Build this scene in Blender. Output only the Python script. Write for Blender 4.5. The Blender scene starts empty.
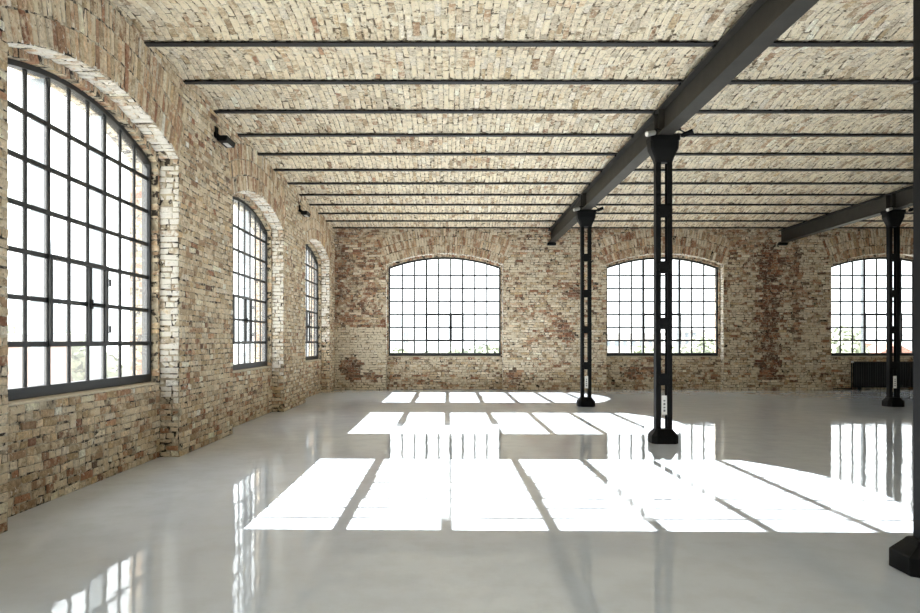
import bpy, bmesh, math, random
import numpy as np
from mathutils import Vector, Matrix

scene = bpy.context.scene
C = scene.collection
rng = np.random.default_rng(7)
random.seed(7)

# ------------------------------------------------------------------ camera
FPX, CX, CY = 714.4, 447.95, 341.1          # focal length and vanishing point in pixels of the 920x613 frame
EYE = 1.5
cam_d = bpy.data.cameras.new('camera')
cam_d.sensor_width = 36.0
cam_d.lens = FPX / 920 * 36.0
cam_d.shift_x = (460 - CX) / 920
cam_d.shift_y = (CY - 306.5) / 920
cam = bpy.data.objects.new('camera', cam_d); C.objects.link(cam)
cam.location = (0, 0, EYE); cam.rotation_euler = (math.pi / 2, 0, 0)
scene.camera = cam

# ------------------------------------------------------------------ world, sun, exposure
world = bpy.data.worlds.new('bright_hazy_sky'); scene.world = world
world.use_nodes = True
wb = world.node_tree.nodes['Background']
wb.inputs['Color'].default_value = (0.94, 0.97, 1.0, 1)
wb.inputs['Strength'].default_value = 2.1
SUN_TAN, SUN_DZ = 0.493, -0.02
sun_d = bpy.data.lights.new('sun', 'SUN'); sun_d.energy = 31.0; sun_d.angle = math.radians(0.25)
sun_d.color = (1.0, 0.975, 0.95)
sun = bpy.data.objects.new('sun', sun_d); C.objects.link(sun)
sun.location = (-30, 8, 18)
sun.rotation_euler = Vector((1.0, SUN_DZ, -SUN_TAN)).to_track_quat('-Z', 'Y').to_euler()
vs = scene.view_settings
vs.view_transform = 'Standard'; vs.look = 'None'; vs.gamma = 1.0; vs.use_curve_mapping = False
vs.exposure = 0.82
cy = scene.cycles
cy.max_bounces = 14; cy.diffuse_bounces = 8; cy.glossy_bounces = 6; cy.transparent_max_bounces = 24
cy.sample_clamp_indirect = 12.0

# ------------------------------------------------------------------ dimensions (metres)
XP, XR, XW, XO = 3.482, 3.735, 3.82, 4.10   # left wall: pier face, niche face, window frame, outside face
D = 21.96                                    # back wall pier face
DR, DW, DO = D + 0.253, D + 0.338, D + 0.62
XRIGHT, YREAR = 17.2, -8.0
PITCH, ZW1 = 5.8966, 7.45
LEFT_WIN = [ZW1 - 2 * PITCH, ZW1 - PITCH, ZW1, ZW1 + PITCH, ZW1 + 2 * PITCH]  # first two are unseen, added to let in daylight
BACK_WIN = [-0.104, 6.676, 13.585]
PW, PH, GB = 0.3774, 0.4218, 1.05            # pane size, height of the lowest glass edge
NH, NSPR, NCR = 1.80, 3.86, 4.20             # niche: half width, springing, crown
OH, OSPR, OCR = 1.75, 3.80, 4.12             # window opening
SILL, SILLB = 0.975, 1.035                   # sill height: left wall, end walls
PHB, GBB = 0.4064, 1.1124                    # end wall windows: pane height, lowest glass edge
HP = EYE + 3.405                             # underside of the ceiling joists
S, ZJ0 = 1.2131, 8.216
RISE = 0.095

def lin(r, g, b):
    f = lambda c: (c / 12.92) if c <= 0.04045 else ((c + 0.055) / 1.055) ** 2.4
    return (f(r / 255), f(g / 255), f(b / 255))

# ------------------------------------------------------------------ materials
def new_mat(name):
    m = bpy.data.materials.new(name); m.use_nodes = True
    nt = m.node_tree; b = nt.nodes['Principled BSDF']
    return m, nt, b
def node(nt, kind, **kw):
    n = nt.nodes.new(kind)
    for k, v in kw.items(): setattr(n, k, v)
    return n
def noise(nt, vec, scale, detail=4, rough=0.6):
    n = node(nt, 'ShaderNodeTexNoise'); n.inputs['Scale'].default_value = scale
    n.inputs['Detail'].default_value = detail; n.inputs['Roughness'].default_value = rough
    nt.links.new(vec, n.inputs['Vector']); return n.outputs['Fac']
def ramp(nt, fac, a, b, ca=(0, 0, 0, 1), cb=(1, 1, 1, 1)):
    r = node(nt, 'ShaderNodeValToRGB'); e = r.color_ramp.elements
    e[0].position, e[1].position = a, b; e[0].color, e[1].color = ca, cb
    nt.links.new(fac, r.inputs['Fac']); return r.outputs['Color']
def mix(nt, fac, a, b, mode='MIX'):
    m = node(nt, 'ShaderNodeMix', data_type='RGBA', blend_type=mode)
    for sock, v in ((m.inputs[0], fac), (m.inputs[6], a), (m.inputs[7], b)):
        if hasattr(v, 'is_linked'): nt.links.new(v, sock)
        elif isinstance(v, (int, float)): sock.default_value = v
        else: sock.default_value = (*v[:3], 1)
    return m.outputs[2]
def bump(nt, b, h, strength, dist):
    n = node(nt, 'ShaderNodeBump'); n.inputs['Strength'].default_value = strength; n.inputs['Distance'].default_value = dist
    nt.links.new(h, n.inputs['Height']); nt.links.new(n.outputs['Normal'], b.inputs['Normal'])

def brick_material(name, lo, hi, smear_col, patch=0.0, fine=9, light=(236, 230, 216)):
    """fired clay in the tone of each brick; old lime wash clings to it unevenly (amount per brick in the tone's alpha)"""
    m, nt, b = new_mat(name)
    pos = node(nt, 'ShaderNodeNewGeometry').outputs['Position']
    att = node(nt, 'ShaderNodeAttribute', attribute_name='tone')
    g = ramp(nt, noise(nt, pos, 26, 6, 0.75), 0.30, 0.70, (0.50, 0.46, 0.43, 1), (1.30, 1.28, 1.25, 1))
    c = mix(nt, 1.0, att.outputs['Color'], g, 'MULTIPLY')
    n1 = noise(nt, pos, fine, 7, 0.72); n2 = noise(nt, pos, 0.9, 4, 0.6)
    ad = node(nt, 'ShaderNodeMath', operation='MULTIPLY_ADD'); nt.links.new(n2, ad.inputs[0]); ad.inputs[1].default_value = patch; nt.links.new(n1, ad.inputs[2])
    al = node(nt, 'ShaderNodeMath', operation='MULTIPLY_ADD'); nt.links.new(att.outputs['Alpha'], al.inputs[0]); al.inputs[1].default_value = 0.22; nt.links.new(ad.outputs[0], al.inputs[2])
    off = 0.11 + 0.5 * patch
    c = mix(nt, ramp(nt, al.outputs[0], min(lo + off, 0.99), min(hi + off, 1.0)), c, smear_col)
    w = ramp(nt, noise(nt, pos, 17, 5, 0.7), 0.60, 0.68)
    c = mix(nt, w, c, lin(*light))
    pit = ramp(nt, noise(nt, pos, 21, 5, 0.72), 0.33, 0.40, (0.22, 0.18, 0.15, 1), (1, 1, 1, 1))
    c = mix(nt, 1.0, c, pit, 'MULTIPLY')
    nt.links.new(c, b.inputs['Base Color']); b.inputs['Roughness'].default_value = 0.92
    b.inputs['Specular IOR Level'].default_value = 0.2
    bump(nt, b, noise(nt, pos, 34, 8, 0.75), 1.0, 0.03)
    return m
M = {}
M['brick_wall'] = brick_material('worn_tan_brick', 0.47, 0.63, lin(222, 206, 177), 0.25, 10)
M['brick_back'] = brick_material('worn_brown_brick', 0.46, 0.61, lin(216, 203, 178), 0.45, 7)
M['brick_cap'] = brick_material('limewashed_ceiling_brick', 0.42, 0.58, lin(230, 216, 188), 0.25, 11, (240, 232, 214))
M['brick_white'] = brick_material('whitewashed_brick', 0.41, 0.53, lin(236, 231, 222), 0.5, 7, (240, 236, 228))
def mortar_material(name, ca, cb, dark):
    m, nt, b = new_mat(name)
    pos = node(nt, 'ShaderNodeNewGeometry').outputs['Position']
    c = mix(nt, ramp(nt, noise(nt, pos, 7, 6, 0.7), 0.35, 0.65), ca, cb)
    c = mix(nt, ramp(nt, noise(nt, pos, 13, 4, 0.6), 0.50, 0.57), c, dark)       # near-black patches painted in as the shade of deep missing joints
    nt.links.new(c, b.inputs['Base Color']); b.inputs['Roughness'].default_value = 0.95
    bump(nt, b, noise(nt, pos, 60, 4, 0.7), 0.7, 0.01)
    return m
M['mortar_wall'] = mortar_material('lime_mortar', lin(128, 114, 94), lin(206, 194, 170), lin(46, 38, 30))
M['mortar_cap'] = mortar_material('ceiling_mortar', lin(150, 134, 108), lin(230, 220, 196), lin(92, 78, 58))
def plain(name, col, rough=0.5, metal=0.0, var=0.0, scale=12, spec=0.5):
    m, nt, b = new_mat(name)
    b.inputs['Roughness'].default_value = rough; b.inputs['Metallic'].default_value = metal
    b.inputs['Specular IOR Level'].default_value = spec
    pos = node(nt, 'ShaderNodeNewGeometry').outputs['Position']
    f = ramp(nt, noise(nt, pos, scale, 5, 0.65), 0.3, 0.7)
    lo = tuple(max(0, c * (1 - var)) for c in col); hi = tuple(c * (1 + var) for c in col)
    nt.links.new(mix(nt, f, lo, hi), b.inputs['Base Color'])
    bump(nt, b, noise(nt, pos, scale * 5, 3, 0.6), 0.12, 0.004)
    return m
M['steel_black'] = plain('black_painted_iron', lin(6, 6, 6), 0.6, 0.0, 0.25, 9, 0.18)
M['steel_beam'] = plain('charcoal_painted_steel', lin(45, 42, 37), 0.6, 0.0, 0.25, 5, 0.3)
M['joist'] = plain('dark_weathered_steel', lin(22, 19, 16), 0.7, 0.0, 0.35, 6)
M['frame'] = plain('dark_grey_window_steel', lin(22, 24, 26), 0.5, 0.0, 0.15, 10)
M['post'] = plain('light_grey_outer_post', lin(150, 160, 170), 0.5, 0.0, 0.1, 10)
M['sill'] = plain('sand_coloured_sill', lin(190, 178, 156), 0.85, 0.0, 0.15, 14)
M['plaque'] = plain('white_enamel', lin(238, 238, 234), 0.4, 0.0, 0.02, 10)
M['ink'] = plain('grey_print', lin(120, 120, 120), 0.6, 0.0, 0.05, 10)
M['radiator'] = plain('black_radiator_enamel', lin(7, 7, 7), 0.5, 0.0, 0.1, 10, 0.3)
M['lamp_grey'] = plain('light_grey_aluminium', lin(176, 176, 172), 0.35, 0.4, 0.05, 20)
M['lens'] = plain('unlit_lamp_glass', lin(225, 225, 220), 0.15, 0.0, 0.02, 20)
M['concrete'] = plain('rough_concrete', lin(150, 146, 140), 0.9, 0.0, 0.1, 3)
M['limewash'] = plain('whitewashed_wall', lin(228, 224, 214), 0.9, 0.0, 0.06, 1.5)  # white chosen so the unseen walls throw more light back
M['plaster_out'] = plain('pale_render', lin(172, 170, 170), 0.9, 0.0, 0.08, 0.5)
M['pink_brick'] = plain('pale_pink_brickwork', lin(172, 148, 142), 0.9, 0.0, 0.2, 6)
M['roof_red'] = plain('red_roof_tiles', lin(160, 118, 104), 0.85, 0.0, 0.12, 2)
M['window_far'] = plain('far_window_glass', lin(120, 130, 140), 0.2, 0.0, 0.05, 1)
M['leaf'] = plain('light_green_leaves', lin(146, 153, 132), 0.8, 0.0, 0.3, 2)  # green paled to stand in for glare and haze outside
M['leaf_dark'] = plain('mid_green_leaves', lin(128, 136, 120), 0.8, 0.0, 0.3, 2)  # darker variant, also paled in place of haze
M['bark'] = plain('grey_bark', lin(160, 152, 142), 0.9, 0.0, 0.2, 8)
M['ground'] = plain('pale_yard_ground', lin(170, 168, 158), 0.95, 0.0, 0.12, 0.2)
# glass: clear with a fresnel reflection and a thin film of dust
m = bpy.data.materials.new('dusty_window_glass'); m.use_nodes = True; nt = m.node_tree
nt.nodes.remove(nt.nodes['Principled BSDF']); out = nt.nodes['Material Output']
tr = node(nt, 'ShaderNodeBsdfTransparent'); tr.inputs['Color'].default_value = (0.97, 0.985, 0.98, 1)
gl = node(nt, 'ShaderNodeBsdfGlossy'); gl.inputs['Roughness'].default_value = 0.03
fr = node(nt, 'ShaderNodeFresnel'); fr.inputs['IOR'].default_value = 1.4
s1 = node(nt, 'ShaderNodeMixShader'); bf = node(nt, 'ShaderNodeMath', operation='SUBTRACT'); bf.inputs[0].default_value = 1.0; nt.links.new(node(nt, 'ShaderNodeNewGeometry').outputs['Backfacing'], bf.inputs[1])
fm = node(nt, 'ShaderNodeMath', operation='MULTIPLY'); nt.links.new(fr.outputs[0], fm.inputs[0]); nt.links.new(bf.outputs[0], fm.inputs[1])
nt.links.new(fm.outputs[0], s1.inputs[0]); nt.links.new(tr.outputs[0], s1.inputs[1]); nt.links.new(gl.outputs[0], s1.inputs[2])
tl = node(nt, 'ShaderNodeBsdfTranslucent'); tl.inputs['Color'].default_value = (0.9, 0.92, 0.92, 1)
s2 = node(nt, 'ShaderNodeMixShader'); s2.inputs[0].default_value = 0.014
nt.links.new(s1.outputs[0], s2.inputs[1]); nt.links.new(tl.outputs[0], s2.inputs[2]); nt.links.new(s2.outputs[0], out.inputs['Surface'])
M['glass'] = m
# floor: poured light grey resin with a slightly wavy gloss
m, nt, b = new_mat('glossy_grey_resin_floor')
pos = node(nt, 'ShaderNodeNewGeometry').outputs['Position']
c = mix(nt, ramp(nt, noise(nt, pos, 0.35, 5, 0.6), 0.35, 0.65), lin(210, 219, 232), lin(220, 229, 241))
c = mix(nt, ramp(nt, noise(nt, pos, 3.0, 8, 0.7), 0.45, 0.75), c, lin(204, 212, 223))
nt.links.new(c, b.inputs['Base Color'])
b.inputs['Roughness'].default_value = 0.045; b.inputs['IOR'].default_value = 1.65
bump(nt, b, noise(nt, pos, 2.6, 2, 0.45), 0.5, 0.0045)
M['floor'] = m

# ------------------------------------------------------------------ object helpers
def add(name, mesh, parent=None, loc=None, rot=None):
    o = bpy.data.objects.new(name, mesh); C.objects.link(o)
    if parent is not None: o.parent = parent
    if loc is not None: o.location = loc
    if rot is not None: o.rotation_euler = rot
    return o
def tag(o, label=None, cat=None, group=None, kind=None):
    if label: o['label'] = label
    if cat: o['category'] = cat
    if group: o['group'] = group
    if kind: o['kind'] = kind
    return o
def empty(name, loc=(0, 0, 0), rz=0):
    o = bpy.data.objects.new(name, None); C.objects.link(o); o.location = loc; o.rotation_euler = (0, 0, rz)
    o.empty_display_size = 0.2
    return o
class MB:
    """collects shapes for ONE mesh"""
    def __init__(self): self.v = []; self.f = []
    def quad(self, *p):
        k = len(self.v); self.v += [tuple(q) for q in p]; self.f.append(tuple(range(k, k + len(p))))
    def box(self, x0, x1, y0, y1, z0, z1):
        k = len(self.v)
        self.v += [(x, y, z) for z in (z0, z1) for (x, y) in ((x0, y0), (x1, y0), (x1, y1), (x0, y1))]
        self.f += [tuple(k + i for i in q) for q in ((3, 2, 1, 0), (4, 5, 6, 7), (0, 1, 5, 4), (1, 2, 6, 5), (2, 3, 7, 6), (3, 0, 4, 7))]
        return self
    def prism(self, pts, axis, a, b):
        """extrude a closed 2-D outline along an axis ('x','y','z') from a to b"""
        k = len(self.v); n = len(pts)
        for c in (a, b):
            for p, q in pts:
                self.v.append({'x': (c, p, q), 'y': (p, c, q), 'z': (p, q, c)}[axis])
        self.f.append(tuple(range(k, k + n))[::-1]); self.f.append(tuple(range(k + n, k + 2 * n)))
        for i in range(n):
            j = (i + 1) % n; self.f.append((k + i, k + j, k + n + j, k + n + i))
        return self
    def loft(self, rings):
        k = len(self.v); n = len(rings[0])
        for r in rings: self.v += [tuple(p) for p in r]
        self.f.append(tuple(range(k, k + n))[::-1])
        for a in range(len(rings) - 1):
            for i in range(n):
                j = (i + 1) % n; b0 = k + a * n
                self.f.append((b0 + i, b0 + j, b0 + n + j, b0 + n + i))
        e = k + (len(rings) - 1) * n; self.f.append(tuple(range(e, e + n)))
        return self
    def tube(self, p0, p1, r0, r1=None, n=12):
        p0, p1 = Vector(p0), Vector(p1); r1 = r0 if r1 is None else r1
        d = (p1 - p0).normalized(); a = d.orthogonal().normalized(); b_ = d.cross(a)
        ring = lambda p, r: [p + (a * math.cos(t) + b_ * math.sin(t)) * r for t in [2 * math.pi * i / n for i in range(n)]]
        return self.loft([ring(p0, r0), ring(p1, r1)])
    def mesh(self, name, mat, bevel=0.0):
        me = bpy.data.meshes.new(name); me.from_pydata(self.v, [], self.f); me.update()
        bm = bmesh.new(); bm.from_mesh(me); bmesh.ops.recalc_face_normals(bm, faces=bm.faces)
        if bevel:
            bmesh.ops.bevel(bm, geom=[e for e in bm.edges if e.calc_face_angle(0) > 0.6], offset=bevel, segments=1, affect='EDGES', clamp_overlap=True)
        bm.to_mesh(me); bm.free()
        me.materials.append(M[mat]); return me
    def obj(self, name, mat, parent=None, bevel=0.0, loc=None, rot=None):
        return add(name, self.mesh(name, mat, bevel), parent, loc, rot)

# ------------------------------------------------------------------ arches
def circ(h, spr, cr):
    r = cr - spr; R = (h * h + r * r) / (2 * r)
    return R, cr - R                         # radius, centre height
NR, NTC = circ(NH, NSPR, NCR)
OR_, OTC = circ(OH, OSPR, OCR)
NANG = math.asin(NH / NR); OANG = math.asin(OH / OR_)
def arch_z(h, spr, cr, s):
    R, tc = circ(h, spr, cr); return tc + math.sqrt(max(R * R - s * s, 0))

def wall_shell(mb, mp, s0, s1, t0, t1, ops, bottom, h, spr, cr, seg=28):
    """flat wall with arched openings; mp(s, t) -> xyz"""
    cur = s0
    for sc in sorted(ops):
        mb.quad(mp(cur, t0), mp(sc - h, t0), mp(sc - h, t1), mp(cur, t1))
        if bottom > t0: mb.quad(mp(sc - h, t0), mp(sc + h, t0), mp(sc + h, bottom), mp(sc - h, bottom))
        for i in range(seg):
            a = -h + 2 * h * i / seg; b = -h + 2 * h * (i + 1) / seg
            mb.quad(mp(sc + a, arch_z(h, spr, cr, a)), mp(sc + b, arch_z(h, spr, cr, b)), mp(sc + b, t1), mp(sc + a, t1))
        cur = sc + h
    mb.quad(mp(cur, t0), mp(s1, t0), mp(s1, t1), mp(cur, t1))
def reveal(mb, mpd, sc, d0, d1, bottom, h, spr, cr, seg=28, sill=True):
    pts = [(-h, bottom)] + [(-h + 2 * h * i / seg, arch_z(h, spr, cr, -h + 2 * h * i / seg)) for i in range(seg + 1)] + [(h, bottom)]
    for (a, za), (b, zb) in zip(pts[:-1], pts[1:]):
        mb.quad(mpd(sc + a, za, d0), mpd(sc + b, zb, d0), mpd(sc + b, zb, d1), mpd(sc + a, za, d1))
    if sill: mb.quad(mpd(sc - h, bottom, d0), mpd(sc + h, bottom, d0), mpd(sc + h, bottom, d1), mpd(sc - h, bottom, d1))

# ------------------------------------------------------------------ bricks
class Bricks:
    """every brick: 12 vertices, 9 faces (four sides, four worn edges, one face)"""
    F = np.array([(0, 1, 5, 4), (1, 2, 6, 5), (2, 3, 7, 6), (3, 0, 4, 7), (4, 5, 9, 8), (5, 6, 10, 9), (6, 7, 11, 10), (7, 4, 8, 11), (8, 9, 10, 11)])
    def __init__(self): self.q = []; self.meta = []
    def put(self, O, u, v, n, quad, back, proud, pal, hidden=False):
        self.q.append((np.asarray(O, float), np.asarray(u, float), np.asarray(v, float), np.asarray(n, float), quad, back, proud))
        self.meta.append((pal, hidden))
    def finish(self, parent, mats, tone_fn, name='brick', top=300, jit=0.0055, cham=0.008):
        N = len(self.q)
        O = np.array([b[0] for b in self.q]); U = np.array([b[1] for b in self.q]); V = np.array([b[2] for b in self.q]); W = np.array([b[3] for b in self.q])
        Q = np.array([b[4] for b in self.q], float)                     # N,4,2
        back = np.array([b[5] for b in self.q]); proud = np.array([b[6] for b in self.q])
        Q = Q + rng.normal(0, jit, Q.shape).clip(-2 * jit, 2 * jit)
        cen = Q.mean(1, keepdims=True)
        half = np.abs(Q - cen).mean(1).min(1)
        ch = np.minimum(cham * rng.uniform(0.7, 1.8, N), half * 0.45)
        dirv = np.sign(Q - cen)
        Qi = Q - dirv * ch[:, None, None]
        Qi = np.where(np.sign(Qi - cen) == dirv, Qi, Q)
        pr = proud[:, None] + rng.normal(0, 0.0022, (N, 4))
        def P(q, w): return O[:, None] + q[..., :1] * U[:, None] + q[..., 1:] * V[:, None] + w[..., None] * W[:, None]
        verts = np.concatenate([P(Q, -np.repeat(back[:, None], 4, 1)), P(Q, pr - ch[:, None] * 0.9), P(Qi, pr)], 1)   # N,12,3
        mid = verts[:, 8:12].mean(1)
        tone = tone_fn(mid, [m[0] for m in self.meta])
        # size in the picture
        pv = verts[:, 8:12]; dep = np.maximum(pv[..., 1], 0.3)
        px = CX + FPX * pv[..., 0] / dep; py = CY - FPX * (pv[..., 2] - EYE) / dep
        area = 0.5 * np.abs((px[:, 2] - px[:, 0]) * (py[:, 3] - py[:, 1]) - (px[:, 3] - px[:, 1]) * (py[:, 2] - py[:, 0]))
        facing = ((np.array([0, 0, EYE]) - mid) * W).sum(1) > 0
        cxp, cyp = px.mean(1), py.mean(1)
        ok = facing & (cxp > 3) & (cxp < 917) & (cyp > 3) & (cyp < 610) & (mid[:, 1] > 1) & ~np.array([m[1] for m in self.meta])
        area = np.where(ok, area, 0)
        order = np.argsort(-area)
        near = [i for i in order[:top] if area[i] > 0]
        zz = mid[:, 2] + 0.35 * blob(mid, 5, 3.0)
        mi = np.array([1 if m[0] == 'soffit' or (m[0] == 'jamb' and z > 0.95) else 0 for m, z in zip(self.meta, zz)])
        def build(idx, nm, loc=None):
            vv = verts[idx].reshape(-1, 3); k = len(idx)
            if loc is not None: vv = vv - loc
            ff = (self.F[None] + 12 * np.arange(k)[:, None, None]).reshape(-1, 4)
            me = bpy.data.meshes.new(nm); me.from_pydata(vv.tolist(), [], ff.tolist())
            a = me.attributes.new('tone', 'FLOAT_COLOR', 'POINT')
            col = np.repeat(tone[idx][:, None], 12, 1)
            a.data.foreach_set('color', col.astype(np.float32).ravel())
            for mn in mats: me.materials.append(M[mn])
            if len(mats) > 1: me.polygons.foreach_set('material_index', np.repeat(mi[idx], 9).astype(np.int32))
            me.update(); return me
        for i in near:
            loc = mid[i]
            add(name, build(np.array([i]), name, loc), parent, tuple(loc))
        rest = np.array([i for i in range(N) if i not in set(near)])
        if len(rest):
            o = add(name + 'work', build(rest, name + 'work'), parent); o['kind'] = 'stuff'
        return N

COURSE, JOINT = 0.077, 0.011
def lay(bk, O, u, v, n, s0, s1, t0, t1, excl, back=0.03, proud=0.009, pal='wall', hid=None, lens=(0.12, 0.25), plen=(0.68, 0.32), cull=None, course=COURSE):
    rows = int(round((t1 - t0) / course)); ch = (t1 - t0) / max(rows, 1)
    for r in range(rows):
        ta, tb = t0 + r * ch, t0 + (r + 1) * ch; tm = (ta + tb) / 2
        free = [(s0, s1)]
        for (a, b) in (excl(tm) if excl else []):
            nf = []
            for (p, q) in free:
                if b <= p or a >= q: nf.append((p, q)); continue
                if a > p: nf.append((p, a))
                if b < q: nf.append((b, q))
            free = nf
        for (p, q) in free:
            if q - p < 0.025: continue
            cuts = [p]; first = True
            while True:
                L = lens[1] if random.random() < plen[1] else lens[0]
                if first: L *= random.choice((0.5, 1.0, 0.75)); first = False
                L *= random.uniform(0.92, 1.08)
                if cuts[-1] + L > q - 0.06: break
                cuts.append(cuts[-1] + L)
            cuts.append(q)
            for a, b in zip(cuts[:-1], cuts[1:]):
                if random.random() < 0.004: continue            # a missing brick
                j = JOINT * random.uniform(0.3, 0.75)
                dz = random.gauss(0, 0.002)
                quad = [(a + j, ta + j * 0.8 + dz), (b - j, ta + j * 0.8 + dz), (b - j, tb - j * 0.8 + dz), (a + j, tb - j * 0.8 + dz)]
                if cull and cull((a + b) / 2, tm): continue
                h = hid((a + b) / 2, tm) if hid else False
                bk.put(O, u, v, n, quad, back, proud + random.gauss(0, 0.0035), pal, h)
def voussoirs(bk, O, u, v, n, sc, tc, r0, r1, ang, tmax, back=0.03, proud=0.010, pal='arch', hid=None, width=COURSE, split=False, ragged=0.0):
    k = int(round(2 * ang * r0 / width)); da = 2 * ang / k
    for i in range(k):
        a0, a1 = -ang + i * da, -ang + (i + 1) * da
        segs = [(r0, r1)]
        if split:
            x = random.uniform(0.3, 0.7) * (r1 - r0) + r0
            if random.random() < 0.5: segs = [(r0, x), (x, r1)]
        for (p, q) in segs:
            if tc + p * math.cos((a0 + a1) / 2) > tmax: continue
            j = JOINT * 0.45; e0, e1 = j / p, j / q
            f = lambda r, a: (sc + r * math.sin(a), tc + r * math.cos(a))
            p = p + abs(random.gauss(0, ragged)) if ragged else p
            quad = [f(p + j, a0 + e0), f(p + j, a1 - e0), f(q - j, a1 - e1), f(q - j, a0 + e1)]
            bk.put(O, u, v, n, quad, back, proud + random.gauss(0, 0.004), pal, hid(sc + p * math.sin(a0), tc) if hid else False)

def soffit(bk, O, u, v, n, sc, depth, hid):
    k = int(round(2 * NANG * NR / COURSE)); da = 2 * NANG / k
    O, u, v, n = map(np.array, (O, u, v, n))
    for i in range(k):
        am = -NANG + (i + 0.5) * da; hw = da * NR / 2 - 0.004
        P0 = O + u * (sc + NR * math.sin(am)) + v * (NTC + NR * math.cos(am))
        tang = u * math.cos(am) - v * math.sin(am); inn = -(u * math.sin(am) + v * math.cos(am))
        x = random.choice((0.0, 0.5, 0.5, random.uniform(0.3, 0.7))) * depth
        for (p, q) in ((0.004, x - 0.004), (x + 0.004, depth - 0.004)):
            if q - p > 0.02: bk.put(P0, tang, -n, inn, [(-hw, p), (hw, p), (hw, q), (-hw, q)], 0.03, 0.008 + random.gauss(0, 0.006), 'soffit', hid)

PAL = {k: np.array([lin(*c) for c in v]) for k, v in {
    'tan': [(198, 180, 152), (186, 168, 140), (208, 192, 166), (176, 154, 126), (192, 170, 136), (168, 142, 116)],
    'red': [(168, 128, 102), (156, 116, 92), (178, 142, 114), (146, 106, 84), (162, 132, 108)],
    'dark': [(128, 100, 84), (112, 90, 76), (138, 104, 86), (118, 100, 86)],
    'pale': [(222, 212, 192), (230, 222, 206), (214, 202, 180), (204, 192, 170)],
    'arch': [(182, 152, 122), (192, 164, 134), (170, 138, 112), (202, 180, 150), (162, 126, 102)],
    'white': [(222, 214, 200), (208, 194, 172), (196, 174, 150), (230, 225, 216)],
}.items()}
def pick(names, probs, n):
    idx = rng.choice(len(names), n, p=np.array(probs) / sum(probs))
    out = np.zeros((n, 3))
    for i, nm in enumerate(names):
        s = np.where(idx == i)[0]
        out[s] = PAL[nm][rng.integers(0, len(PAL[nm]), len(s))]
    out = np.minimum(out * rng.uniform(0.85, 1.25, (n, 1)), 0.9)
    return np.concatenate([out, rng.uniform(0.0, 1.0, (n, 1))], 1)
def blob(P, seed, scale):
    """smooth pseudo noise -1..1 over position"""
    r = np.random.default_rng(seed); o = np.zeros(len(P))
    for k in range(6):
        d = r.normal(0, 1, 3); d /= np.linalg.norm(d); o += np.sin(P @ d * scale * r.uniform(0.6, 1.8) + r.uniform(0, 6.28))
    return o / 3.0
# ================================================================== SETTING
# ------------------------------------------------------------------ floor
fl = MB(); fl.box(-XO, XRIGHT + 0.4, YREAR - 0.4, DO, -0.3, 0.0)
tag(fl.obj('floor', 'floor'), 'glossy light grey poured resin floor of the hall', 'floor', kind='structure')

# ------------------------------------------------------------------ left wall
TOP = 5.2
niche_excl_left = [(c, NH) for c in LEFT_WIN]
def arch_excl(cs):
    RO = NR + 0.78
    def f(t):
        out = []
        for c in cs:
            if t < NSPR: w = NH
            else:
                dt = t - NTC
                w = min(dt * math.tan(NANG), math.sqrt(max(RO * RO - dt * dt, 0)))
            out.append((c - w, c + w))
        return out
    return f
mp_l = lambda X: (lambda s, t: (-X, s, t))
mpd_l = lambda s, t, d: (-d, s, t)
mb = MB()
wall_shell(mb, mp_l(XP), YREAR, D + 0.3, 0, TOP, LEFT_WIN, 0, NH, NSPR, NCR)
for c in LEFT_WIN:
    reveal(mb, mpd_l, c, XP, XR, 0, NH, NSPR, NCR, sill=False)
    reveal(mb, mpd_l, c, XR, XO, SILL - 0.02, OH, OSPR, OCR)
    wall_shell(mb, mp_l(XR), c - NH, c + NH, 0, NCR + 0.05, [c], SILL - 0.02, OH, OSPR, OCR)
wall_shell(mb, mp_l(XO), YREAR - 0.4, DO, -6, TOP + 0.3, LEFT_WIN, SILL - 0.02, OH, OSPR, OCR)
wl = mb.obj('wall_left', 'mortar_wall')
tag(wl, 'long tan brick wall on the left with three arched windows', 'wall', kind='structure')

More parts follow.
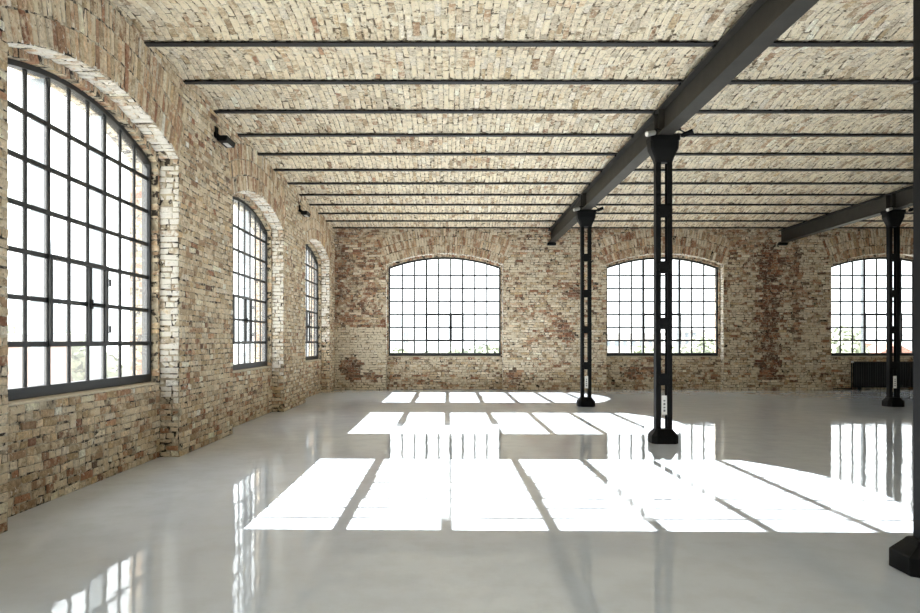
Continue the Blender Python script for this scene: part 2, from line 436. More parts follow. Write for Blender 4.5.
def hid_left(X):
    def f(s, t):
        z = s * XP / X                     # where the sight line crosses the pier face
        return not any(abs(z - c) < NH for c in LEFT_WIN)
    return f
bl = Bricks()
u, v, n = (0, 1, 0), (0, 0, 1), (1, 0, 0)
far_ok = lambda s, t: s < 3.6
lay(bl, (-XP, 0, 0), u, v, n, 3.4, D, 0.0, 5.08, arch_excl(LEFT_WIN))
for c in LEFT_WIN[2:]:
    lay(bl, (-XR, 0, 0), u, v, n, c - NH, c + NH, 0.0, SILL - 0.03, None, pal='parapet', hid=hid_left(XR))
    for k in range(3):
        voussoirs(bl, (-XP, 0, 0), u, v, n, c, NTC, NR + 0.26 * k + (0.004 if k else 0), NR + 0.26 * (k + 1), NANG, 5.08, back=0.03, proud=0.008)
    soffit(bl, (-XP, 0, 0), u, v, n, c, XR - XP, c > 15)
    # brown ring of the outer arch and the narrow strips beside the frame
    voussoirs(bl, (-XR, 0, 0), u, v, n, c, OTC, OR_ - 0.004, OR_ + 0.095, OANG, 9, back=0.09, proud=0.004, pal='ring', hid=hid_left(XR))
    for sg in (-1, 1):
        a, b = (c + OH - 0.004, c + NH) if sg > 0 else (c - NH, c - OH + 0.004)
        lay(bl, (-XR, 0, 0), u, v, n, a, b, SILL, OSPR, None, back=0.08, proud=0.003, pal='ring', hid=hid_left(XR), lens=(0.06, 0.06))
        # niche jambs (painted white), facing along the wall
        jn = (0, -sg, 0)
        lay(bl, (-XP, c + sg * NH, 0), (-1, 0, 0), v, jn, 0.0, XR - XP, 0.0, NSPR, None, pal='jamb', proud=0.006, hid=(lambda s, t: False) if sg > 0 else (lambda s, t: True))
        lay(bl, (-XW - 0.1, c + sg * OH, 0), (-1, 0, 0), v, jn, 0.0, XO - XW - 0.1, SILL, OSPR, None, pal='outer', proud=0.005, hid=lambda s, t: True)
def tone_left(P, pal):
    nN = len(P); pal = np.array(pal); out = pick(['tan', 'pale', 'red', 'dark'], [0.66, 0.22, 0.09, 0.03], nN)
    low = (P[:, 2] < 1.0 + 0.5 * blob(P, 3, 1.6)) & np.isin(pal, ['wall', 'parapet'])
    out[low] = pick(['tan', 'pale', 'red', 'dark'], [0.54, 0.26, 0.18, 0.02], low.sum())
    a = pal == 'arch'; out[a] = pick(['arch', 'tan', 'pale', 'red'], [0.42, 0.36, 0.14, 0.08], a.sum())
    a = pal == 'ring'; out[a] = pick(['arch', 'tan'], [0.8, 0.2], a.sum())
    a = pal == 'outer'; out[a] = pick(['red', 'arch'], [0.5, 0.5], a.sum())
    a = (pal == 'jamb'); out[a] = pick(['tan', 'pale', 'red'], [0.5, 0.3, 0.2], a.sum())
    a = ((pal == 'jamb') & (P[:, 2] + 0.35 * blob(P, 5, 3.0) > 0.95)) | (pal == 'soffit'); out[a] = pick(['white'], [1], a.sum())
    out[:, :3] = np.minimum(out[:, :3] * 1.1, 0.9)
    return out
# whitewash sits on the upper jambs and on the arch soffits
print('left bricks', bl.finish(wl, ['brick_wall', 'brick_white'], tone_left))

# ------------------------------------------------------------------ back wall
mp_b = lambda Y: (lambda s, t: (s, Y, t))
mpd_b = lambda s, t, d: (s, d, t)
mb = MB()
wall_shell(mb, mp_b(D), -XP - 0.3, XRIGHT, 0, TOP, BACK_WIN, 0, NH, NSPR, NCR)
for c in BACK_WIN:
    reveal(mb, mpd_b, c, D, DR, 0, NH, NSPR, NCR, sill=False)
    reveal(mb, mpd_b, c, DR, DO, SILLB - 0.02, OH, OSPR, OCR)
    wall_shell(mb, mp_b(DR), c - NH, c + NH, 0, NCR + 0.05, [c], SILLB - 0.02, OH, OSPR, OCR)
wall_shell(mb, mp_b(DO), -XO, XRIGHT + 0.4, -6, TOP + 0.3, BACK_WIN, SILLB - 0.02, OH, OSPR, OCR)
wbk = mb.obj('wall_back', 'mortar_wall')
tag(wbk, 'mottled brown brick end wall with three arched windows', 'wall', kind='structure')
bb = Bricks()
u, v, n = (1, 0, 0), (0, 0, 1), (0, -1, 0)
XB = 16.2
lay(bb, (0, D, 0), u, v, n, -XP, XB, 0.0, 5.08, arch_excl(BACK_WIN))
for c in BACK_WIN:
    lay(bb, (0, DR, 0), u, v, n, c - NH, c + NH, 0.0, SILLB - 0.03, None, pal='parapet')
    for k in range(3):
        voussoirs(bb, (0, D, 0), u, v, n, c, NTC, NR + 0.26 * k + (0.004 if k else 0), NR + 0.26 * (k + 1), NANG, 5.08, back=0.03, proud=0.008)
    soffit(bb, (0, D, 0), u, v, n, c, DR - D, False)
    voussoirs(bb, (0, DR, 0), u, v, n, c, OTC, OR_ - 0.004, OR_ + 0.095, OANG, 9, back=0.09, proud=0.004, pal='ring')
    for sg in (-1, 1):
        a, b = (c + OH - 0.004, c + NH) if sg > 0 else (c - NH, c - OH + 0.004)
        lay(bb, (0, DR, 0), u, v, n, a, b, SILLB, OSPR, None, back=0.08, proud=0.003, pal='ring', lens=(0.06, 0.06))
        lay(bb, (c + sg * NH, D, 0), (0, 1, 0), v, (-sg, 0, 0), 0.0, DR - D, 0.0, NSPR, None, pal='jamb', proud=0.006)
        lay(bb, (c + sg * OH, DW + 0.1, 0), (0, 1, 0), v, (-sg, 0, 0), 0.0, DO - DW - 0.1, SILLB, OSPR, None, pal='outer', proud=0.005, hid=lambda s, t: True)
def tone_back(P, pal):
    nN = len(P); pal = np.array(pal); out = pick(['tan', 'pale', 'red', 'dark'], [0.50, 0.22, 0.20, 0.08], nN)
    w = np.isin(pal, ['wall', 'parapet'])
    bz = blob(P, 11, 1.5)
    a = w & (bz > 0.55); out[a] = pick(['red', 'dark', 'tan'], [0.5, 0.25, 0.25], a.sum())
    a = w & (bz < -0.75) & (P[:, 2] < 2.4); out[a] = pick(['pale', 'tan'], [0.65, 0.35], a.sum())
    # the corner by the left wall is redder, the toothed bonding under the girder ends darker
    a = w & (P[:, 0] < -2.35 + 0.35 * blob(P, 21, 2.2)) & (P[:, 2] > 1.9); out[a] = pick(['red', 'dark', 'tan', 'pale'], [0.42, 0.30, 0.18, 0.10], a.sum()); out[a, 3] *= 0.5
    a = w & (P[:, 0] < -1.95) & (P[:, 2] <= 1.9); out[a] = pick(['pale', 'tan'], [0.7, 0.3], a.sum()); out[a, 3] = 0.9
    for (ex, ez, rx, rz) in ((-3.0, 0.62, 0.42, 0.38), (-2.33, 0.42, 0.26, 0.2), (2.06, 0.45, 0.24, 0.24), (3.62, 1.72, 0.3, 0.26), (3.45, 2.05, 0.3, 0.12), (6.0, 0.5, 0.8, 0.2), (4.0, 3.0, 0.4, 0.2), (8.2, 3.2, 0.5, 0.25), (10.7, 3.0, 0.16, 1.6)):
        a = w & (((P[:, 0] - ex) / rx) ** 2 + ((P[:, 2] - ez) / rz) ** 2 < 1 + 0.3 * blob(P, 77, 5)); out[a] = pick(['red', 'dark'], [0.55, 0.45], a.sum()); out[a, 3] *= 0.25
    cor = (np.floor(P[:, 2] / (COURSE * 3)) % 2) * 0.22
    a = w & (np.abs(P[:, 0] - 9.85) < 0.24 + cor * 0.8) & (P[:, 2] > 0.3); out[a] = pick(['red', 'dark'], [0.35, 0.65], a.sum()) * np.array([0.8, 0.72, 0.7, 0.2])
    a = w & (np.abs(P[:, 0] - 2.70) < 0.2 + cor) & (P[:, 2] > 0.3); out[a] = pick(['pale', 'red', 'tan'], [0.4, 0.3, 0.3], a.sum())
    a = w & (P[:, 2] > 4.45) & (np.abs(blob(P, 14, 1.0)) < 0.9); out[a] = pick(['arch', 'red', 'tan', 'dark'], [0.35, 0.25, 0.3, 0.1], a.sum())
    a = pal == 'arch'; out[a] = pick(['arch', 'tan', 'red', 'pale'], [0.42, 0.28, 0.20, 0.10], a.sum())
    a = pal == 'ring'; out[a] = pick(['arch', 'red'], [0.7, 0.3], a.sum())
    a = pal == 'outer'; out[a] = pick(['red', 'arch'], [0.5, 0.5], a.sum())
    a = (pal == 'jamb'); out[a] = pick(['white', 'pale'], [0.6, 0.4], a.sum())
    a = (pal == 'soffit'); out[a] = pick(['white', 'pale'], [0.6, 0.4], a.sum())
    return out
print('back bricks', bb.finish(wbk, ['brick_back', 'brick_white'], tone_back))

# ------------------------------------------------------------------ unseen walls outside the frame, made white to bounce light
mb = MB(); mb.box(XRIGHT, XRIGHT + 0.4, YREAR - 0.4, DO, 0, TOP)
tag(mb.obj('wall_right', 'limewash'), 'whitewashed side wall beyond the right edge of the photo', 'wall', kind='structure')
mb = MB()
wall_shell(mb, mp_b(YREAR), -XO, XRIGHT + 0.4, 0, TOP, BACK_WIN, SILLB - 0.02, OH, OSPR, OCR)
wall_shell(mb, mp_b(YREAR - 0.45), -XO, XRIGHT + 0.4, -6, TOP + 0.3, BACK_WIN, SILLB - 0.02, OH, OSPR, OCR)
for c in BACK_WIN: reveal(mb, mpd_b, c, YREAR, YREAR - 0.45, SILLB - 0.02, OH, OSPR, OCR)  # openings added behind the camera to let in more daylight
tag(mb.obj('wall_front', 'limewash'), 'whitewashed end wall with three arched windows behind the camera', 'wall', kind='structure')

# ------------------------------------------------------------------ ceiling: shallow brick vaults between joists
FW = 0.10                                    # joist flange
A = (S - FW) / 2; VR = (A * A + RISE * RISE) / (2 * RISE); VA = math.asin(A / VR); VZ = HP + 0.034
joists = [ZJ0 + k * S for k in range(-13, 12)]
mb = MB(); seg = 10
def vault(mb, yc, x0, x1, ylim=None):
    pts = []
    for i in range(seg + 1):
        a = -VA + 2 * VA * i / seg
        y = yc + VR * math.sin(a); z = VZ + VR * math.cos(a) - (VR - RISE)
        pts.append((y, z))
    for (ya, za), (yb, zb) in zip(pts[:-1], pts[1:]):
        mb.quad((x0, ya, za), (x1, ya, za), (x1, yb, zb), (x0, yb, zb))
for k in range(len(joists)):
    yj = joists[k]
    mb.quad((-XP - 0.1, yj - FW / 2, VZ), (XRIGHT, yj - FW / 2, VZ), (XRIGHT, yj + FW / 2, VZ), (-XP - 0.1, yj + FW / 2, VZ))
    if k: vault(mb, yj - S / 2, -XP - 0.1, XRIGHT)
yl = joists[-1] + FW / 2
mb.quad((-XP - 0.1, yl, VZ), (XRIGHT, yl, VZ), (XRIGHT, D + 0.3, VZ + 0.07), (-XP - 0.1, D + 0.3, VZ + 0.07))
mb.quad((-XP - 0.1, YREAR, VZ), (XRIGHT, YREAR, VZ), (XRIGHT, joists[0], VZ), (-XP - 0.1, joists[0], VZ))
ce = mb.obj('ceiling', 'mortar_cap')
tag(ce, 'pale brick vaulted ceiling in shallow strips between steel joists', 'ceiling', kind='structure')
sl = MB(); sl.box(-XO, XRIGHT + 0.4, YREAR - 0.4, DO, VZ + RISE + 0.08, VZ + RISE + 0.4)
sl.obj('roof_slab', 'concrete', ce)  # unseen slab added above the vaults to stop light leaks
bc = Bricks(); RW = 0.080
for k in range(11, len(joists) + 1):
    last = k == len(joists)
    yc = joists[k - 1] + S / 2 if last else joists[k] - S / 2
    xmax = min(XRIGHT, (1040 - CX) / FPX * (yc + 0.6)); x = -XP
    row = 0
    while x < xmax:
        w = RW * random.uniform(0.88, 1.12)
        off = (0.5 if row % 2 else 0.0) + random.uniform(-0.12, 0.12); row += 1
        L = 0.262 / VR; a = -VA - L * (off % 1.0)
        while a < VA:
            a0, a1 = max(a, -VA), min(a + L * random.uniform(0.93, 1.07), VA); a = a1 if a1 < VA else VA
            if a1 - a0 < 0.03: 
                a = max(a, a0 + 0.031) if a1 < VA else VA
                continue
            am = (a0 + a1) / 2
            y = yc + VR * math.sin(am); z = VZ + VR * math.cos(am) - (VR - RISE)
            if last: 
                if y > D - 0.02: break
            hl = (a1 - a0) * VR / 2; j = JOINT * random.uniform(0.3, 0.7)
            quad = [(-w / 2 + j, -hl + j), (w / 2 - j, -hl + j), (w / 2 - j, hl - j), (-w / 2 + j, hl - j)]
            nn = (0, -math.sin(am), -math.cos(am)); tt = (0, math.cos(am), -math.sin(am))
            bc.put((x + w / 2, y, z), (1, 0, 0), tt, nn, quad, 0.03, 0.011 + random.gauss(0, 0.004), 'cap')
        x += w
def tone_cap(P, pal):
    nN = len(P); out = pick(['pale', 'tan', 'arch', 'red'], [0.58, 0.37, 0.045, 0.005], nN)
    bz = blob(P, 31, 2.2)
    a = bz > 0.95; out[a] = pick(['tan', 'arch', 'pale'], [0.55, 0.2, 0.25], a.sum())
    a = (np.abs(P[:, 0] - 2.95 - 0.35) < 0.45) & (np.abs(P[:, 1] - 9.4) < 0.35) & (rng.random(nN) < 0.5); out[a] = pick(['red', 'arch'], [0.5, 0.5], a.sum())
    return out
print('ceiling bricks', bc.finish(ce, ['brick_cap'], tone_cap))

# ------------------------------------------------------------------ windows
def oz(s): return arch_z(OH, OSPR, OCR, s)
IH = 4.5 * PW                                 # glass half width
def iz(s): return oz(s) - 0.055
def make_window_parts(GB, PH, SILL, lip, cw=0.023):
    parts = []                                # (name, mesh, sub-parts)
    # outer frame: a closed band with depth
    seg = 24
    outer = [(-OH + 0.003, SILL)] + [((-1 + 2 * i / seg) * (OH - 0.003), oz((-1 + 2 * i / seg) * (OH - 0.003)) - 0.003) for i in range(seg + 1)] + [(OH - 0.003, SILL)]
    inner = [(-IH, GB + lip)] + [((-1 + 2 * i / seg) * IH, iz((-1 + 2 * i / seg) * IH)) for i in range(seg + 1)] + [(IH, GB + lip)]
    f = MB(); N = len(outer)
    for y0, y1 in ((0.0, 0.10),):
        for i in range(N):
            j = (i + 1) % N
            (a, b), (c, d), (e, g), (p, q) = outer[i], outer[j], inner[j], inner[i]
            f.quad((a, y0, b), (c, y0, d), (e, y0, g), (p, y0, q)); f.quad((a, y1, b), (p, y1, q), (e, y1, g), (c, y1, d))
            f.quad((p, y0, q), (e, y0, g), (e, y1, g), (p, y1, q)); f.quad((a, y0, b), (a, y1, b), (c, y1, d), (c, y0, d))
    parts.append(('window_frame', f.mesh('window_frame', 'frame'), []))
    sill = MB(); sill.prism([(-0.10, SILL - 0.03), (-0.10, SILL - 0.012), (0.0, SILL + 0.004), (0.0, SILL - 0.03)], 'x', -OH + 0.004, OH - 0.004)
    parts.append(('window_sill', sill.mesh('window_sill', 'sill'), []))
    osill = MB(); osill.prism([(0.10, SILL - 0.03), (0.10, SILL + 0.05), (0.27, SILL - 0.005), (0.27, SILL - 0.03)], 'x', -OH + 0.004, OH - 0.004)
    parts.append(('outer_sill', osill.mesh('outer_sill', 'sill'), []))
    for i in range(1, 9):
        s = -IH + i * PW; w = 0.028 if i in (3, 6) else 0.023
        parts.append(('glazing_bar', MB().box(s - w, s + w, 0.024, 0.046, GB - 0.01, iz(s) + 0.01).mesh('glazing_bar', 'frame'), []))
        if i in (3, 6):
            parts.append(('outer_post', MB().box(s - 0.02, s + 0.02, 0.062, 0.19, GB + 0.005, iz(s) - 0.01).mesh('outer_post', 'post'), []))
    for r in range(1, 7):
        t = GB + r * PH; w = 0.022 if r != 1 else 0.025
        parts.append(('glazing_bar', MB().box(-IH - 0.01, IH + 0.01, 0.022, 0.044, t - w, t + w).mesh('glazing_bar', 'frame'), []))
    for r in range(7):
        for i in range(9):
            a, b = -IH + i * PW, -IH + (i + 1) * PW; t0 = GB + r * PH
            if r < 6: pts = [(a, t0), (b, t0), (b, t0 + PH), (a, t0 + PH)]
            else: pts = [(a, t0), (b, t0), (b, iz(b)), ((a + b) / 2, iz((a + b) / 2)), (a, iz(a))]
            parts.append(('pane', MB().prism(pts, 'y', 0.033, 0.037).mesh('pane', 'glass'), []))
    # opening casement: three panes wide, two high, split at two thirds, with a handle
    a, b, t0, t1 = -IH + 3 * PW, -IH + 6 * PW, GB + PH, GB + 3 * PH; w = cw
    cs = MB()
    cs.box(a - w, b + w, -0.004, 0.014, t0 - w, t0 + w); cs.box(a - w, b + w, -0.004, 0.014, t1 - w, t1 + w)
    cs.box(a - w, a + w, -0.004, 0.014, t0 + w, t1 - w); cs.box(b - w, b + w, -0.004, 0.014, t0 + w, t1 - w)
    m5 = -IH + 5 * PW
    cs.box(m5 - cw * 1.3, m5 + cw * 1.3, -0.004, 0.014, t0 + w, t1 - w)
    hd = MB(); tm = GB + 2 * PH
    hd.box(m5 - 0.022, m5 + 0.022, -0.022, -0.010, tm - 0.05, tm + 0.05)
    hd.tube((m5, -0.02, tm), (m5, -0.05, tm), 0.011); hd.tube((m5 - 0.01, -0.046, tm), (m5 + 0.10, -0.046, tm - 0.004), 0.010, 0.008)
    hg = MB()
    hg.tube((b + 0.02, -0.02, t0 + 0.12), (b + 0.02, -0.02, t0 + 0.20), 0.012)
    hg2 = MB(); hg2.tube((b + 0.02, -0.02, t1 - 0.20), (b + 0.02, -0.02, t1 - 0.12), 0.012)
    parts.append(('casement', cs.mesh('casement', 'frame'), [('handle', hd.mesh('handle', 'steel_black')), ('hinge', hg.mesh('hinge', 'steel_black')), ('hinge', hg2.mesh('hinge', 'steel_black'))]))
    return parts
WPARTS = make_window_parts(GB, PH, SILL, 0.03)
WPARTS_END = make_window_parts(GBB, PHB, SILLB, 0.02, 0.034)
def place_window(nm, loc, rz, label, parts):
    e = empty(nm, loc, rz); tag(e, label, 'window', kind='structure')
    for pn, me, subs in parts:
        o = add(pn, me, e)
        for sn, sm in subs: add(sn, sm, o)
    return e
wl_labels = ['arched grid window of the left wall farthest behind the camera',
             'arched grid window of the left wall just behind the camera',
             'largest arched steel grid window, nearest in the left brick wall',
             'narrow-looking arched window in the middle of the left wall',
             'slim arched window at the far end of the left wall, beside the corner']
for i, c in enumerate(LEFT_WIN): place_window('window_%d' % (i + 1), (-XW, c, 0), math.pi / 2, wl_labels[i], WPARTS)
wb_labels = ['arched grid window in the end wall, left of the columns',
             'arched grid window in the end wall partly hidden by a black column',
             'arched grid window in the end wall above the black radiator']
for i, c in enumerate(BACK_WIN): place_window('window_%d' % (i + 6), (c, DW, 0), 0, wb_labels[i], WPARTS_END)

wf_labels = ['left', 'middle', 'right']  # unseen windows added to bring more daylight into the hall
for i, c in enumerate(BACK_WIN): place_window('window_%d' % (i + 9), (c, YREAR - 0.2, 0), math.pi, '%s arched grid window of the end wall behind the camera' % wf_labels[i], WPARTS_END)

# ================================================================== STEELWORK
# ------------------------------------------------------------------ ceiling joists
ORD = ['nearest', 'second', 'third', 'fourth', 'fifth', 'sixth', 'seventh', 'eighth', 'ninth', 'tenth', 'eleventh', 'last']
jm = MB()
jl = XRIGHT + XP + 0.2
jm.box(0, jl, -FW / 2, FW / 2, 0, 0.014); jm.box(0, jl, -0.006, 0.006, 0.0135, 0.16)
jm.box(0, jl, -FW / 2, FW / 2, 0.155, 0.17)
jmesh = jm.mesh('ceiling_joist', 'joist')
for k in range(0, 12):
    o = add('ceiling_joist', jmesh, None, (-XP - 0.1, ZJ0 + k * S, HP))
    lab = {0: 'dark steel ceiling joist nearest the camera, topmost dark line of the photo', 11: 'last dark steel ceiling joist, lying right against the end wall'}.get(
        k, '%s dark steel ceiling joist counted from the camera' % ORD[k])
    tag(o, lab, 'beam', 'steel joists under the brick ceiling')

# ------------------------------------------------------------------ columns
CAPT = 4.51                                   # top of the capitals, underside of the girders
COLY = [4.66, 10.55, 16.45]
XA, XBROW = 3.175, 10.25
def chan(sg):
    """C-shaped section, web outside, flanges towards the slot"""
    a, b, t = 0.120 * sg, 0.046 * sg, 0.014 * sg
    d, tf = 0.062, 0.014
    pts = [(a, -d), (b, -d), (b, -d + tf), (a - t, -d + tf), (a - t, d - tf), (b, d - tf), (b, d), (a, d)]
    return pts if sg > 0 else pts[::-1]
def octa(h, c, z, hy=None):
    hy = hy or h
    return [(-h + c, -hy, z), (h - c, -hy, z), (h, -hy + c, z), (h, hy - c, z), (h - c, hy, z), (-h + c, hy, z), (-h, hy - c, z), (-h, -hy + c, z)]
colparts = []
base = MB().loft([octa(0.195, 0.06, 0, 0.17), octa(0.195, 0.06, 0.12, 0.17), octa(0.14, 0.03, 0.185, 0.11), octa(0.128, 0.02, 0.21, 0.085)])
colparts.append(('base', base.mesh('base', 'steel_black', 0.006), []))
for sg in (-1, 1):
    colparts.append(('channel', MB().prism(chan(sg), 'z', 0.2, 4.2).mesh('channel', 'steel_black'), []))
for zc in (0.934, 1.76, 2.59, 3.42):
    for sg in (-1, 1):
        y0, y1 = sorted((sg * 0.063, sg * 0.075))
        bm_ = MB().box(-0.112, 0.112, y0, y1, zc - 0.085, zc + 0.085).mesh('batten_plate', 'steel_black', 0.004)
        bolts = []
        for bx in (-0.075, 0.075):
            for bz in (-0.045, 0.045):
                bolts.append(('bolt', MB().tube((bx, sg * 0.074, zc + bz), (bx, sg * 0.085, zc + bz), 0.013, 0.010, 8).mesh('bolt', 'steel_black')))
        colparts.append(('batten_plate', bm_, bolts))
cap = MB().loft([octa(0.128, 0.02, 4.13, 0.075), octa(0.135, 0.02, 4.17, 0.085), octa(0.205, 0.03, 4.33, 0.12), octa(0.21, 0.03, 4.44, 0.125)])
colparts.append(('capital', cap.mesh('capital', 'steel_black', 0.005), []))
colparts.append(('cap_plate', MB().box(-0.215, 0.215, -0.13, 0.13, 4.435, CAPT).mesh('cap_plate', 'steel_black', 0.006), []))
pm = MB().box(-0.038, 0.038, -0.072, -0.062, 0.42, 0.70).mesh('plaque', 'plaque', 0.002)
marks = [('print_mark', MB().box(-0.014, 0.014, -0.0735, -0.0715, z, z + h).mesh('print_mark', 'ink')) for z, h in ((0.465, 0.03), (0.515, 0.022), (0.56, 0.034), (0.615, 0.02))]
colparts.append(('plaque', pm, marks))
def column(loc, label):
    e = empty('iron_column', loc); tag(e, label, 'column', 'black iron columns')
    for pn, me, subs in colparts:
        o = add(pn, me, e)
        if pn == 'plaque': o['label'] = 'small white upright sign plate'
        for sn, sm in subs: add(sn, sm, o)
    return e
cn = column((XA + 0.02, COLY[0], 0), 'black iron column cut off by the right edge of the photo, nearest the camera')
[setattr(c, 'scale', (1.3, 1.0, 1.0)) for c in cn.children if c.name.startswith('base')]
MB().box(-0.165, -0.121, -0.03, 0.03, 3.19, 3.215).obj('bracket', 'steel_black', cn, 0.003)
column((XA, COLY[1], 0), 'black slotted iron column standing in front of the middle end window')
column((XA, COLY[2], 0), 'black slotted iron column farther back, left of the middle end window')
column((XBROW, COLY[2], 0), 'black iron column in front of the radiator on the right')

# ------------------------------------------------------------------ girders
def girder(x, label, ys):
    e = empty('steel_girder', (x, 0, CAPT)); tag(e, label, 'beam', 'main girders')
    h = HP - CAPT; y0, y1 = YREAR + 0.02, D - 0.005
    MB().box(-0.105, 0.105, y0, y1, 0, 0.024).obj('bottom_flange', 'steel_beam', e)
    MB().box(-0.011, 0.011, y0, y1, 0.024, h - 0.024).obj('web', 'steel_beam', e)
    MB().box(-0.105, 0.105, y0, y1, h - 0.024, h).obj('top_flange', 'steel_beam', e)
    for y in ys:
        for sg in (-1, 1):
            a, b = sorted((sg * 0.012, sg * 0.10))
            for dy in (-0.11, 0.11):
                MB().box(a, b, y + dy - 0.007, y + dy + 0.007, 0.024, h - 0.024).obj('stiffener', 'steel_beam', e)
    MB().box(-0.13, 0.13, D - 0.16, D + 0.02, -0.075, -0.001).obj('bearing_block', 'steel_black', e, 0.008)
    j = ZJ0 - S
    for k in range(-1, 12):                   # clips holding the joists
        y = ZJ0 + k * S
        MB().box(-0.125, -0.106, y - 0.03, y + 0.03, h - 0.03, h - 0.004).obj('joist_clip', 'steel_black', e)
    return e
girder(XA, 'long charcoal steel girder running overhead from the top edge to the end wall', COLY)
girder(XBROW, 'charcoal steel girder on the right, resting on the column by the radiator', COLY[2:])

# ------------------------------------------------------------------ spotlights clamped under the girders
def spotlight(loc, rz, side, col):
    e = empty('spotlight', loc, rz)
    MB().box(-0.07, 0.0, -0.03, 0.03, -0.004, 0.014).obj('clamp', 'steel_black', e, 0.003)
    MB().tube((-0.02, 0, 0.0), (0.05, 0, -0.045), 0.010).obj('bracket', 'steel_black', e)
    za, zb = (-0.045, -0.085) if side == 'left' else (-0.085, -0.035)
    body = MB().tube((0.02, 0, za), (0.16, 0, zb), 0.034, 0.038, 16).obj('lamp_body', 'lamp_grey' if side == 'left' else 'steel_black', e)
    MB().tube((0.159, 0, zb), (0.166, 0, zb), 0.032, 0.031, 16).obj('lens', 'lens', body)
    MB().tube((0.021, 0, za), (0.0, 0, za), 0.030, 0.022, 16).obj('end_cap', 'steel_black', body)
    tag(e, 'small %s spotlight clamped %s of the capital of %s' % ('grey' if side == 'left' else 'black', side, col), 'spotlight', 'spotlights on the girders')
for x, y, nm in ((XA, COLY[1], 'the column before the middle end window'), (XA, COLY[2], 'the farther slotted column'), (XBROW, COLY[2], 'the column by the radiator')):
    spotlight((x - 0.185, y - 0.26, CAPT + 0.035), math.pi + 0.45, 'left', nm)
    spotlight((x + 0.185, y - 0.26, CAPT + 0.035), -0.3, 'right', nm)

# ------------------------------------------------------------------ wall lamps on the left piers
def wall_lamp(y, z, label):
    e = empty('wall_lamp', (-XP, y, z))
    MB().box(0.0, 0.03, -0.06, 0.06, -0.06, 0.10).obj('wall_plate', 'steel_black', e, 0.004)
    MB().tube((0.02, 0, 0.0), (0.10, 0.06, -0.06), 0.018).obj('arm', 'steel_black', e)
    hd = MB().prism([(-0.07, -0.05), (0.07, -0.05), (0.09, 0.03), (-0.09, 0.03)], 'y', -0.16, 0.26)
    o = hd.obj('lamp_housing', 'steel_black', e, 0.01, (0.13, 0.05, -0.08))
    MB().box(-0.02, 0.05, -0.02, 0.2, -0.056, -0.048).obj('lens', 'lens', o)
    tag(e, label, 'lamp', 'black lamps on the left wall')
wall_lamp(10.68, 4.60, 'black lamp on the left wall between the nearest and the middle window')
wall_lamp(16.70, 4.58, 'small black lamp high on the left wall near the far corner')

# ------------------------------------------------------------------ radiator under the right end window
rx0, rx1, ry = 12.52, 14.95, DR - 0.16
e = empty('radiator', ((rx0 + rx1) / 2, ry, 0)); hw = (rx1 - rx0) / 2
fin = MB().box(-0.030, 0.030, -0.07, 0.07, 0.07, 0.84).mesh('fin', 'radiator', 0.012)
nf = 34
for i in range(nf): add('fin', fin, e, (-hw + (i + 0.5) * 2 * hw / nf, 0, 0))
MB().box(-hw, hw, -0.045, 0.045, 0.83, 0.87).obj('top_rail', 'steel_beam', e, 0.005)
MB().box(-hw, hw, -0.03, 0.03, 0.15, 0.20).obj('bottom_rail', 'radiator', e, 0.005)
for sx in (-0.85, 0.85): MB().box(sx * hw - 0.03, sx * hw + 0.03, -0.06, 0.06, 0.0, 0.16).obj('foot', 'radiator', e, 0.004)
pp = MB().tube((-hw - 0.06, 0, 0.03), (-hw - 0.06, 0, 0.86), 0.018); pp.tube((-hw - 0.06, 0, 0.85), (-hw + 0.03, 0, 0.85), 0.015)
po = pp.obj('pipe', 'radiator', e)
MB().tube((-hw - 0.06, -0.02, 0.86), (-hw - 0.06, -0.07, 0.86), 0.035, 0.03, 14).obj('valve', 'plaque', po)
MB().tube((-hw - 0.62, 0.02, 0.03), (-hw - 0.05, 0, 0.03), 0.018).obj('pipe', 'radiator', e)
tag(e, 'long black ribbed radiator under the right end window', 'radiator')

# ================================================================== OUTSIDE
GZ = -6.0
g = MB(); g.box(-400, 400, -200, 500, GZ - 0.5, GZ)
tag(g.obj('ground', 'ground'), 'pale yard ground far below the windows', 'ground', kind='structure')
def tree(loc, h, r, seed, label, mat='leaf'):
    rr = random.Random(seed); e = empty('tree', loc)
    t = MB().tube((0, 0, 0), (0.05 * h, 0, h * 0.65), 0.035 * h, 0.012 * h, 8)
    for k in range(4):
        a = rr.uniform(0, 6.28); t.tube((0.03 * h, 0, h * (0.35 + 0.07 * k)), (r * 0.6 * math.cos(a), r * 0.6 * math.sin(a), h * (0.62 + 0.06 * k)), 0.014 * h, 0.005 * h, 6)
    t.obj('trunk', 'bark', e)
    f = MB(); cz = h - r
    for k in range(9):
        a = rr.uniform(0, 6.28); q = rr.uniform(0.15, 0.55) * r; zz = rr.uniform(-0.45, 0.5) * r; br = r * rr.uniform(0.32, 0.5)
        c = Vector((q * math.cos(a), q * math.sin(a), cz + zz))
        for i in range(170):
            d = Vector((rr.gauss(0, 1), rr.gauss(0, 1), rr.gauss(0, 1))).normalized()
            p = c + d * br * rr.uniform(0.75, 1.05); s = r * rr.uniform(0.05, 0.1)
            x = d.orthogonal().normalized(); x.rotate(Matrix.Rotation(rr.uniform(0, 6.28), 3, d)); y = d.cross(x) + d * rr.uniform(-0.6, 0.6)
            f.quad(p - x * s - y * s * 0.3, p + y * s, p + x * s - y * s * 0.3, p - y * s * 0.9)
    fo = f.obj('foliage', mat, e); fo['kind'] = 'stuff'
    tag(e, label, 'tree', 'trees outside the windows')
def at(px, Y): return (px - CX) / FPX * Y
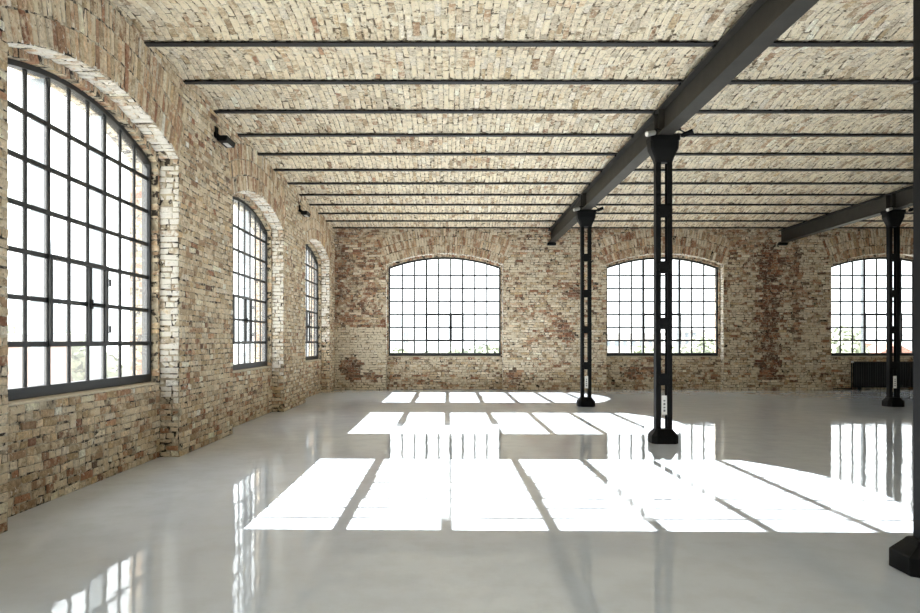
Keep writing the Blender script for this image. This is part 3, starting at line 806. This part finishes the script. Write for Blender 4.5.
def building(x0, x1, y0, y1, z1, mat, label, rows, roof=0.0, face='y', step=3.0, wh=1.5):
    e = empty('building', ((x0 + x1) / 2, y0, GZ)); ox, oy = (x0 + x1) / 2, y0
    MB().box(x0 - ox, x1 - ox, 0, y1 - y0, 0, z1 - GZ).obj('body', mat, e)
    if roof:
        MB().prism([(x0 - ox - 0.5, z1 - GZ), (x1 - ox + 0.5, z1 - GZ), (x1 - ox - 2, z1 - GZ + roof), (x0 - ox + 2, z1 - GZ + roof)], 'y', -0.4, y1 - y0 + 0.4).obj('roof', 'roof_red', e)
    else:
        MB().box(x0 - ox - 0.2, x1 - ox + 0.2, -0.2, y1 - y0 + 0.2, z1 - GZ - 0.25, z1 - GZ + 0.12).obj('parapet', 'plaster_out', e)
    for zc in rows:
        if face == 'y':
            x = x0 + step / 2
            while x < x1 - 0.5:
                w = MB().box(x - ox - step * 0.22, x - ox + step * 0.22, -0.06, 0.05, zc - GZ - wh / 2, zc - GZ + wh / 2).obj('window', 'window_far', e); x += step
        else:
            y = y0 + step / 2
            while y < y1 - 0.5:
                MB().box(x1 - ox - 0.05, x1 - ox + 0.06, y - oy - step * 0.2, y - oy + step * 0.2, zc - GZ - wh / 2, zc - GZ + wh / 2).obj('window', 'window_far', e); y += step
    tag(e, label, 'building', 'buildings outside the windows')
building(-26, -14.5, 9, 27.5, 1.62, 'pink_brick', 'low pink brick building outside the nearest left window', [], 0)
tree((-17, 32, GZ), 8.6, 2.6, 1, 'pale green tree right of the pink building outside the nearest left window')
tree((-25, 36, GZ), 9.6, 3.0, 2, 'pale green tree rising behind the pink building outside', 'leaf')
tree((-13.5, 30.5, GZ), 6.6, 2.0, 3, 'low darker green tree outside the nearest left window', 'leaf_dark')
k = 0
spots = [(398, 60, 7.2, 'first'), (424, 66, 7.1, 'second'), (446, 58, 7.0, 'third'), (470, 64, 7.2, 'fourth'), (493, 59, 7.1, 'fifth')]
for px, Y, h, nm in spots:
    k += 1; tree((at(px, Y), Y, GZ), h + 0.35, 2.4, 10 + k, '%s low tree from the left outside the end window left of the columns' % nm, 'leaf' if k % 2 else 'leaf_dark')
for px, Y, h, nm in [(652, 62, 7.2, 'left'), (688, 60, 7.1, 'middle'), (710, 66, 8.0, 'right')]:
    k += 1; tree((at(px, Y), Y, GZ), h + 0.35, 2.4, 10 + k, '%s low tree outside the end window behind the column' % nm, 'leaf')
tree((at(838, 58), 58, GZ), 9.6, 3.0, 40, 'taller green tree at the left side of the right end window')
building(at(604, 110), at(664, 110), 110, 122, 2.6, 'plaster_out', 'long pale building with a row of windows outside the middle end window', [1.2], 0, 'y', 1.3, 0.9)
building(at(676, 118), at(704, 118), 118, 130, 3.2, 'plaster_out', 'pale blocky building right of the column outside the middle end window', [1.3, 2.5], 0, 'y', 1.2, 0.7)
building(at(852, 70), at(872, 70), 70, 80, -0.2, 'plaster_out', 'pale house with a red roof outside the right end window', [-1.5], 1.5, 'y', 1.5, 0.9)
building(at(876, 76), at(915, 76), 76, 86, -0.1, 'pink_brick', 'pink brick house with a red roof outside the right end window', [-1.5], 1.3, 'y', 1.5, 0.9)
building(at(403, 130), at(411, 130), 130, 140, 3.4, 'plaster_out', 'small pale office block near the left edge of the left end window', [1.4, 2.6], 0, 'y', 0.5, 0.8)
def mast(loc, h, w, label):
    e = empty('tower', loc)
    for sx in (-1, 1):
        for sy in (-1, 1):
            MB().tube((sx * w, sy * w, 0), (sx * w * 0.25, sy * w * 0.25, h), 0.10, 0.06, 6).obj('leg', 'post', e)
    for i in range(8):
        z = h * i / 8; q = w * (1 - 0.75 * i / 8); z2 = h * (i + 1) / 8; q2 = w * (1 - 0.75 * (i + 1) / 8)
        b = MB()
        for (p, r_) in (((-q, -q, z), (q2, -q2, z2)), ((q, -q, z), (-q2, -q2, z2)), ((-q, q, z), (q2, q2, z2)), ((q, -q, z), (q2, q2, z2))): b.tube(p, r_, 0.05, 0.05, 5)
        b.obj('lattice_brace', 'post', e)
    tag(e, label, 'tower', 'towers outside')
mast((at(399, 150), 150, GZ), 14.5, 1.2, 'thin lattice mast outside the left end window')
mast((at(56, 52), 52, GZ), 15.5, 0.8, 'pale lattice tower outside the nearest left window')
